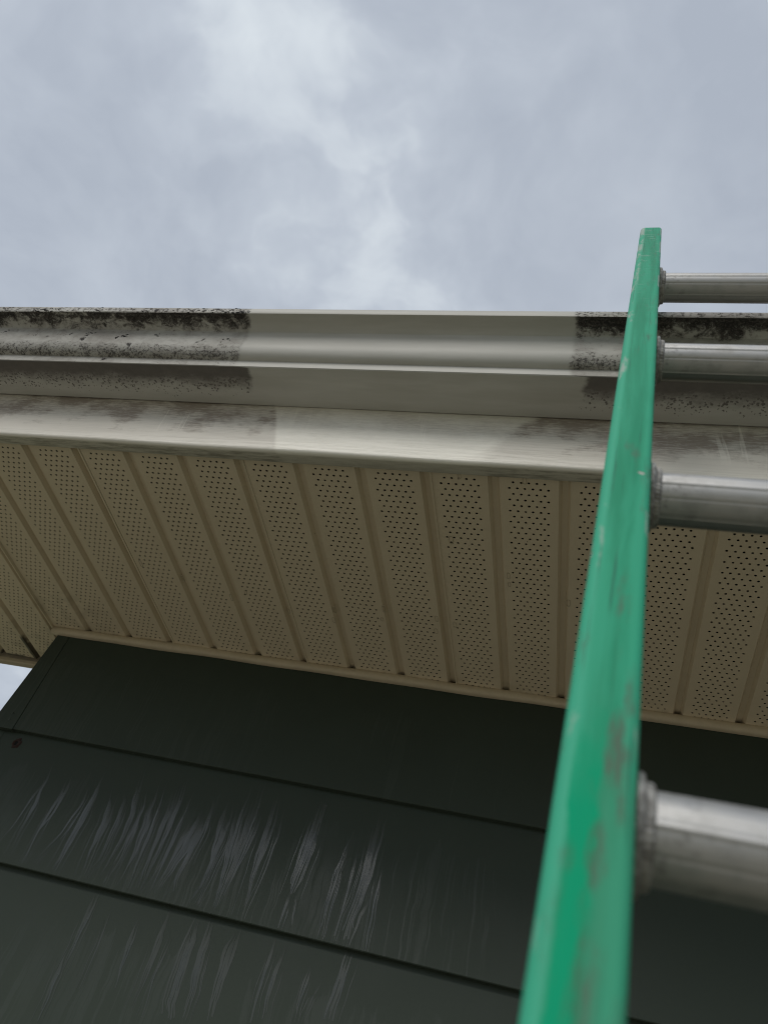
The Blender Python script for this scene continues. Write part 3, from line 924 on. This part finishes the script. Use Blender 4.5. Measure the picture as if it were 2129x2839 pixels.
def rung_mesh():
    na = 160
    pts = []
    for i in range(na):
        a = 2 * math.pi * i / na          # 0 = towards house (+y), 90 = up
        rad = RR
        y, zz = math.cos(a), math.sin(a)
        dg = math.degrees(a)
        # flat tread on the top with serrations
        zlim = 0.86
        k = 1.0
        if zz > zlim: k = zlim / zz
        rr = rad * k
        for (ac, wd, hh) in ((203, 2.2, 0.0008), (140, 1.6, -0.0007), (186, 1.4, -0.0004), (238, 1.6, -0.0006), (18, 2.2, -0.0007), (340, 2.0, 0.0006), (285, 2, 0.0006)):
            rr += hh * math.exp(-((dg - ac) / wd) ** 2)
        pts.append((rr * y, rr * zz))
    xs = [0.002 + i * (RL - 0.004) / 8 for i in range(9)]
    v = [(x, y, zz) for x in xs for (y, zz) in pts]
    f = []
    for i in range(8):
        for j in range(na):
            f.append((i * na + j, i * na + (j + 1) % na, (i + 1) * na + (j + 1) % na, (i + 1) * na + j))
    me = mesh("rung", v, [q[::-1] for q in f])
    bm = bmesh.new(); bm.from_mesh(me); bmesh.ops.recalc_face_normals(bm, faces=list(bm.faces))
    bm.to_mesh(me); bm.free()
    return me


def collar_mesh(mir):
    """pressed flange against the rail and a knurled ring behind it"""
    na = 132
    prof = [(0.0000, 1.00), (0.0000, 1.31), (0.0006, 1.345), (0.0024, 1.35), (0.0036, 1.32), (0.0042, 1.24), (0.0046, 1.16), (0.0050, 1.145), (0.0064, 1.14), (0.0080, 1.12), (0.0086, 1.05), (0.0090, 0.99)]
    v = []; f = []
    rn = random.Random(3)
    for i in range(na):
        a = 2 * math.pi * i / na
        kn = 0.5 + 0.5 * math.sin(a * 44)
        lump = 0.02 * math.sin(a * 3 + 1) + 0.015 * math.sin(a * 7)
        for j, (x, k) in enumerate(prof):
            kk = k
            if 1 < j < 5: kk += 0.022 * (kn - 0.5) + lump * 0.6
            if 6 < j < 11: kk += 0.045 * (kn - 0.6) + lump * 0.4
            rr = RR * kk
            xx = x + rn.uniform(-0.0002, 0.0002) * (0 < j < 11)
            v.append(((RL - xx) if mir else xx, rr * math.cos(a), rr * math.sin(a)))
    n = len(prof)
    for i in range(na):
        j2 = (i + 1) % na
        for j in range(n - 1):
            f.append((i * n + j, i * n + j + 1, j2 * n + j + 1, j2 * n + j))
    me = mesh("collar", v, f)
    bm = bmesh.new(); bm.from_mesh(me); bmesh.ops.recalc_face_normals(bm, faces=list(bm.faces)); bm.to_mesh(me); bm.free()
    return me


M_COL, g, b = mat("collar_aluminium")
c = objco(g)
cn = g.noise(c, 130, 5, 0.65)
g.l.new(g.mix(g.step(cn, 0.35, 0.68), (0.19, 0.178, 0.158), (0.46, 0.445, 0.41)), b.inputs['Base Color'])
b.inputs['Metallic'].default_value = 0.55; b.inputs['Roughness'].default_value = 0.55
g.l.new(g.bump(cn, 0.5, 0.001), b.inputs['Normal'])
rme = rung_mesh(); cl0 = collar_mesh(False); cl1 = collar_mesh(True)
k = 0
while -k * SP > s_bot + 0.15:
    ro = lpart("rung", rme, M_ALU, True, z=-k * SP)
    for cme in (cl0, cl1):
        link("collar", cme, M_COL, ro, True)
    k += 1

# ---- water running down the planks: thin films hugging the board faces
# each run: (x, z, width) from its head to its foot
RUNS = [
    [(0.5137,-0.2901,0.0423),(0.5177,-0.3287,0.0515),(0.5208,-0.3724,0.0471),(0.5249,-0.4262,0.0314),(0.5264,-0.458,0.0206),(0.5279,-0.4905,0.0152)],
    [(0.6419,-0.2897,0.0152),(0.6424,-0.3166,0.0256),(0.6421,-0.3641,0.0266),(0.6412,-0.4134,0.0243),(0.6407,-0.4429,0.0165)],
    [(0.6396,-0.4443,0.0074),(0.6393,-0.4679,0.0049),(0.6395,-0.4944,0.0028)],
    [(0.6513,-0.4406,0.0066),(0.6553,-0.4644,0.0037),(0.6595,-0.4914,0.0024)],
    [(0.7484,-0.2992,0.0212),(0.75,-0.3414,0.0207),(0.7528,-0.3855,0.021),(0.7519,-0.4225,0.0174),(0.7474,-0.4588,0.0156),(0.7479,-0.4908,0.0213)],
    [(0.7662,-0.4175,0.0055),(0.7591,-0.4526,0.0039),(0.7568,-0.4923,0.0027)],
    [(0.4777,-0.3114,0.0143),(0.4814,-0.3452,0.0224),(0.4854,-0.3885,0.0182),(0.4897,-0.4214,0.0098),(0.4896,-0.458,0.0061),(0.484,-0.4906,0.003)],
    [(0.4333,-0.3321,0.0211),(0.4326,-0.3642,0.0273),(0.4296,-0.4001,0.0286),(0.4247,-0.4394,0.0182),(0.42,-0.4731,0.0098),(0.4167,-0.4917,0.0044)],
    [(0.4422,-0.3209,0.0067),(0.4468,-0.3791,0.0121),(0.4456,-0.4182,0.01),(0.4444,-0.4557,0.0067),(0.449,-0.4886,0.0035)],
    [(0.559,-0.302,0.0138),(0.5637,-0.3416,0.0162),(0.5657,-0.3844,0.0167),(0.5681,-0.4211,0.0086),(0.5738,-0.4594,0.0051),(0.5745,-0.4919,0.0029)],
    [(0.5783,-0.3026,0.0032),(0.5835,-0.3636,0.0035),(0.5853,-0.4214,0.0026),(0.5815,-0.4918,0.0021)],
    [(0.7102,-0.3201,0.0034),(0.7057,-0.3591,0.0076),(0.7021,-0.3924,0.0083),(0.7028,-0.4313,0.0065),(0.7047,-0.4719,0.0036),(0.7053,-0.4926,0.0023)],
    [(0.7255,-0.3424,0.0025),(0.7269,-0.3871,0.0037),(0.7294,-0.4331,0.0032),(0.7304,-0.4842,0.0031)],
    [(0.7721,-0.3614,0.0024),(0.7754,-0.4155,0.0028),(0.7794,-0.4625,0.0031),(0.7813,-0.4944,0.0023)],
    [(0.0994,-0.3096,0.0022),(0.1076,-0.3491,0.0076),(0.1161,-0.3917,0.0085),(0.1191,-0.4288,0.0036),(0.1237,-0.484,0.0025)],
    [(0.1071,-0.3289,0.0022),(0.1025,-0.3798,0.0043),(0.1004,-0.428,0.0037),(0.0941,-0.4614,0.0026)],
    [(0.1477,-0.326,0.0027),(0.1525,-0.3649,0.0053),(0.1531,-0.4078,0.0047),(0.16,-0.4893,0.0025)],
    [(0.1521,-0.3123,0.0022),(0.1582,-0.3539,0.0064),(0.1604,-0.3922,0.0052),(0.1548,-0.4397,0.0036),(0.1629,-0.4866,0.002)],
    [(0.1981,-0.3311,0.0026),(0.204,-0.3691,0.0047),(0.1996,-0.4168,0.0041),(0.1814,-0.4848,0.002)],
    [(0.2129,-0.3131,0.0027),(0.2212,-0.356,0.0124),(0.2226,-0.3982,0.0142),(0.2214,-0.4348,0.0099),(0.2223,-0.4697,0.0059),(0.2226,-0.4917,0.0029)],
    [(0.2274,-0.4019,0.004),(0.2257,-0.4339,0.006),(0.2284,-0.4641,0.0034),(0.2284,-0.4896,0.0024)],
    [(0.2462,-0.3216,0.0037),(0.2607,-0.3671,0.0111),(0.2675,-0.4028,0.0129),(0.2697,-0.438,0.0068),(0.2762,-0.4898,0.0028)],
    [(0.2631,-0.333,0.0026),(0.2746,-0.4104,0.0035),(0.2833,-0.4862,0.0024)],
    [(0.2732,-0.3113,0.0036),(0.2821,-0.3485,0.0076),(0.289,-0.3938,0.0059),(0.294,-0.4502,0.0043),(0.2835,-0.4903,0.0024)],
    [(0.2886,-0.2982,0.0073),(0.2995,-0.3354,0.0121),(0.3101,-0.3757,0.0109),(0.314,-0.4199,0.0082),(0.3135,-0.4589,0.0057),(0.3137,-0.4899,0.0033)],
    [(0.3121,-0.3134,0.0051),(0.3227,-0.3592,0.0079),(0.3285,-0.4036,0.0068),(0.332,-0.4507,0.0047),(0.3292,-0.4927,0.0028)],
    [(0.3302,-0.3147,0.0061),(0.3379,-0.3514,0.0138),(0.3454,-0.3912,0.0145),(0.3505,-0.434,0.0094),(0.3512,-0.4675,0.0056),(0.3486,-0.4945,0.0032)],
    [(0.3435,-0.3072,0.0035),(0.3556,-0.3618,0.0068),(0.3606,-0.4102,0.0076),(0.3632,-0.4483,0.0065),(0.3678,-0.4884,0.0036)],
    [(0.3659,-0.3125,0.004),(0.3751,-0.367,0.0106),(0.3774,-0.4023,0.0104),(0.3818,-0.4485,0.0074),(0.3869,-0.4902,0.0036)],
    [(0.3758,-0.3032,0.011),(0.3836,-0.3422,0.0146),(0.388,-0.3913,0.0104),(0.39,-0.4299,0.0084),(0.392,-0.4751,0.0045),(0.3919,-0.4911,0.0027)],
    [(0.4011,-0.315,0.0034),(0.4051,-0.3608,0.0057),(0.4067,-0.4093,0.0075),(0.4083,-0.4553,0.0041),(0.4098,-0.4912,0.0027)],
    [(0.6444,-0.2778,0.009),(0.6451,-0.29,0.0108)],
    [(0.4489,-0.3102,0.0058),(0.4503,-0.3332,0.0057),(0.4551,-0.3774,0.0037),(0.4533,-0.4291,0.0027)],
    [(0.4936,-0.3105,0.0038),(0.5044,-0.3758,0.0036),(0.5012,-0.4272,0.0027),(0.4995,-0.4872,0.0021)],
    [(0.7032,-0.3513,0.0017),(0.7064,-0.3994,0.0025),(0.7062,-0.4532,0.002),(0.7105,-0.4886,0.0016)],
    [(0.316,-0.4945,0.0093),(0.317,-0.5223,0.0119),(0.3203,-0.5602,0.0107),(0.3234,-0.5929,0.0079),(0.3248,-0.6351,0.0043)],
    [(0.4537,-0.5154,0.0087),(0.4561,-0.5484,0.0127),(0.4581,-0.5872,0.0108),(0.4602,-0.6209,0.0065),(0.4606,-0.6504,0.0032)],
    [(0.4088,-0.5215,0.0062),(0.4102,-0.5587,0.0112),(0.4152,-0.5935,0.0084),(0.4217,-0.6332,0.0041)],
    [(0.5021,-0.5047,0.0111),(0.5052,-0.541,0.02),(0.5092,-0.5859,0.025),(0.5136,-0.6218,0.0276),(0.5204,-0.6498,0.0286)],
    [(0.5284,-0.5064,0.0126),(0.5309,-0.5425,0.0148),(0.5352,-0.5765,0.0161),(0.5428,-0.6084,0.0118),(0.5449,-0.644,0.0131)],
    [(0.575,-0.5035,0.0124),(0.5733,-0.5365,0.0186),(0.5762,-0.574,0.0174),(0.5795,-0.6065,0.0162),(0.5825,-0.6351,0.0174)],
    [(0.6384,-0.5039,0.0056),(0.6399,-0.5423,0.0055),(0.6395,-0.5794,0.0061),(0.6436,-0.6208,0.0052)],
    [(0.6571,-0.514,0.0063),(0.6562,-0.5489,0.007),(0.656,-0.5822,0.0091),(0.6607,-0.6167,0.0067)],
    [(0.705,-0.5241,0.0031),(0.7045,-0.5545,0.0068),(0.704,-0.5839,0.0059),(0.7067,-0.6059,0.0029)],
    [(0.7571,-0.4957,0.0114),(0.756,-0.5227,0.0135),(0.7546,-0.5528,0.0162),(0.7522,-0.579,0.0203),(0.7522,-0.5952,0.0215)],
    [(0.7286,-0.5423,0.0019),(0.7208,-0.5736,0.0022),(0.7168,-0.6035,0.0018)],
    [(0.4753,-0.5405,0.0025),(0.4743,-0.5939,0.0033),(0.4817,-0.6519,0.0024)],
    [(0.3554,-0.5217,0.0023),(0.362,-0.5841,0.0026),(0.3664,-0.6392,0.0021)],
    [(0.3155,-0.591,0.0018),(0.321,-0.636,0.0094),(0.3259,-0.6687,0.0084),(0.3272,-0.6952,0.0082)],
]


def board_y(z):
    tops = [0.0] + laps
    for i in range(len(laps)):
        zb = laps[i]
        if z >= zb - 1e-6:
            H = 0.258 if i == 0 else fullH
            return -TOE + (TOE - 0.0015) * max(0.0, z - zb) / H, zb
    return -TOE, laps[-1]


def film(V, F, A, pts, rn, wmul=1.0, off=0.0, proud=0.0, strength=1.0):
    ph = [rn.uniform(0, 6.28) for _ in range(8)]
    rows = []
    z0, z1 = pts[0][1], pts[-1][1]
    n = max(6, int((z0 - z1) / 0.002))
    conv = rn.uniform(0.6, 1.0)
    for i in range(n + 1):
        t = i / n
        z = z0 + (z1 - z0) * t
        for k in range(len(pts) - 1):
            if pts[k][1] >= z >= pts[k + 1][1] - 1e-9: break
        a = (pts[k][1] - z) / max(1e-6, pts[k][1] - pts[k + 1][1]); a = a * a * (3 - 2 * a)
        x = pts[k][0] + (pts[k + 1][0] - pts[k][0]) * a
        w = (pts[k][2] + (pts[k + 1][2] - pts[k][2]) * a)
        x += off * w * (1 - (1 - conv) * t)
        w *= wmul
        x += 0.0007 * math.sin(z * 38 + ph[0]) + 0.0003 * math.sin(z * 120 + ph[1])
        head = min(1.0, t / 0.22) if t < 0.22 else 1.0
        foot = 1.0 if t < 0.35 else 1.0 - 0.55 * ((t - 0.35) / 0.65) ** 0.8
        hw = max(0.00032, 0.5 * w * (0.55 + 0.45 * head) * foot)
        le = hw * (1 + 0.12 * math.sin(z * 90 + ph[2]) + 0.06 * math.sin(z * 300 + ph[3]))
        ri = hw * (1 + 0.12 * math.sin(z * 80 + ph[4]) + 0.06 * math.sin(z * 270 + ph[5]))
        y, zb = board_y(z)
        rows.append([(x - le, y - 0.00010 - proud, z), (x, y - 0.00010 - proud, z), (x + ri, y - 0.00010 - proud, z)])
        fade = min(1.0, t / 0.42) * strength * (1.0 - 0.35 * max(0.0, t - 0.6) / 0.4)
        A.extend([fade] * 3)
    b0 = len(V)
    for r4 in rows: V.extend(r4)
    for i in range(len(rows) - 1):
        for j in range(2):
            F.append((b0 + i * 3 + j, b0 + (i + 1) * 3 + j, b0 + (i + 1) * 3 + j + 1, b0 + i * 3 + j + 1))


rn = random.Random(77)
V = []; F = []; A = []
for i, pts in enumerate(RUNS):
    wm = max(p[2] for p in pts)
    pr = 0.000006 * i
    third = pts[0][1] < -0.49
    L = pts[0][1] - pts[-1][1]
    ns = max(1, round(wm / 0.0044))
    for k in range(ns):
        off = (k + 0.5) / ns - 0.5
        d0 = rn.uniform(-0.16, 0.20) * L * (ns > 1); d1 = rn.uniform(0.0, 0.16) * L * (ns > 1)
        top = pts[0][1] - d0; bot = pts[-1][1] + d1
        q = [(pts[0][0], top, pts[0][2] * 0.9)] + [p for p in pts[1:-1] if bot + 0.003 < p[1] < top - 0.003] + [(pts[-1][0], bot, max(pts[-1][2], 0.002))]
        film(V, F, A, q, rn, 1.12 / ns * rn.uniform(0.80, 1.10), off, pr + 0.000025 * (k % 3), rn.uniform(0.25, 0.55) if third else rn.uniform(0.45, 0.95))
    if rn.random() < 0.8:      # stray threads beside the run
        for k in range(rn.choice((1, 2, 2))):
            dx = rn.choice((-1, 1)) * (wm * 0.55 + rn.uniform(0.001, 0.006))
            t0 = rn.uniform(0.05, 0.35) * L
            q = [(p[0] + dx, p[1], rn.uniform(0.0010, 0.0019)) for p in pts]
            q = [(q[0][0], pts[0][1] - t0, 0.001)] + [p for p in q[1:] if p[1] < pts[0][1] - t0 - 0.004]
            if len(q) > 1: film(V, F, A, q, rn, 1.0, 0.0, pr, 0.35 if third else 0.7)
M_FILM, g, b = mat("water_film")
c = objco(g)
x, y, z = g.sep(c)
n = g.noise(c, 40, 4, 0.6)
at = g.node('ShaderNodeAttribute'); at.attribute_name = 'fade'
fd = at.outputs['Fac']
g.l.new(g.mix(fd, (0.036, 0.047, 0.036), g.mix(n, (0.046, 0.056, 0.050), (0.062, 0.072, 0.069))), b.inputs['Base Color'])
g.put(b.inputs['Roughness'], g.mixf(g.step(fd, 0.0, 0.7), 0.50, g.step(n, 0.3, 0.7, 0.10, 0.20)))
g.put(b.inputs['Specular IOR Level'], g.mixf(fd, 0.28, 0.62))
me = mesh("water_runs", V, F)
fa = me.attributes.new('fade', 'FLOAT', 'POINT')
fa.data.foreach_set('value', A)
wr = hpart("water_runs", me, M_FILM); wr['kind'] = 'stuff'
wr['label'] = "thin pale water runs trickling down the dark green planks"

# dried drip marks on the soffit flats: thin raised run rings
rng = random.Random(8)
bm = bmesh.new()
for (cx, cy) in ((0.40, -0.19), (0.43, -0.21), (0.505, -0.17), (0.60, -0.16), (0.61, -0.19), (0.70, -0.18), (0.705, -0.21), (0.80, -0.165), (0.805, -0.20), (0.83, -0.19), (0.842, -0.40), (0.93, -0.31), (0.925, -0.33), (1.02, -0.28), (0.86, -0.535), (0.955, -0.533), (0.31, -0.23), (0.22, -0.26)):
    cx += rng.uniform(-0.006, 0.006); ln = rng.uniform(0.006, 0.016); wd = rng.uniform(0.0022, 0.0036)
    ns = 18; vs = []
    for i in range(ns):
        a = 2 * math.pi * i / ns
        px, py = wd * math.cos(a), wd * math.sin(a) + (ln if math.sin(a) > 0 else -ln) * 0.5
        row = []
        for (dr, dz) in ((1.0, 0.0002), (0.86, -0.0007), (0.70, 0.0002)):
            row.append(bm.verts.new((cx + px * dr, cy + py * dr, dz)))
        vs.append(row)
    for i in range(ns):
        a, b2 = vs[i], vs[(i + 1) % ns]
        for k in range(2): bm.faces.new((a[k], a[k + 1], b2[k + 1], b2[k]))
me = bpy.data.meshes.new("drip_mark"); bm.to_mesh(me); bm.free()
o = hpart("drip_mark", me, mat_plain("drip_residue", (0.40, 0.345, 0.24), 0.3), True); o['kind'] = 'stuff'
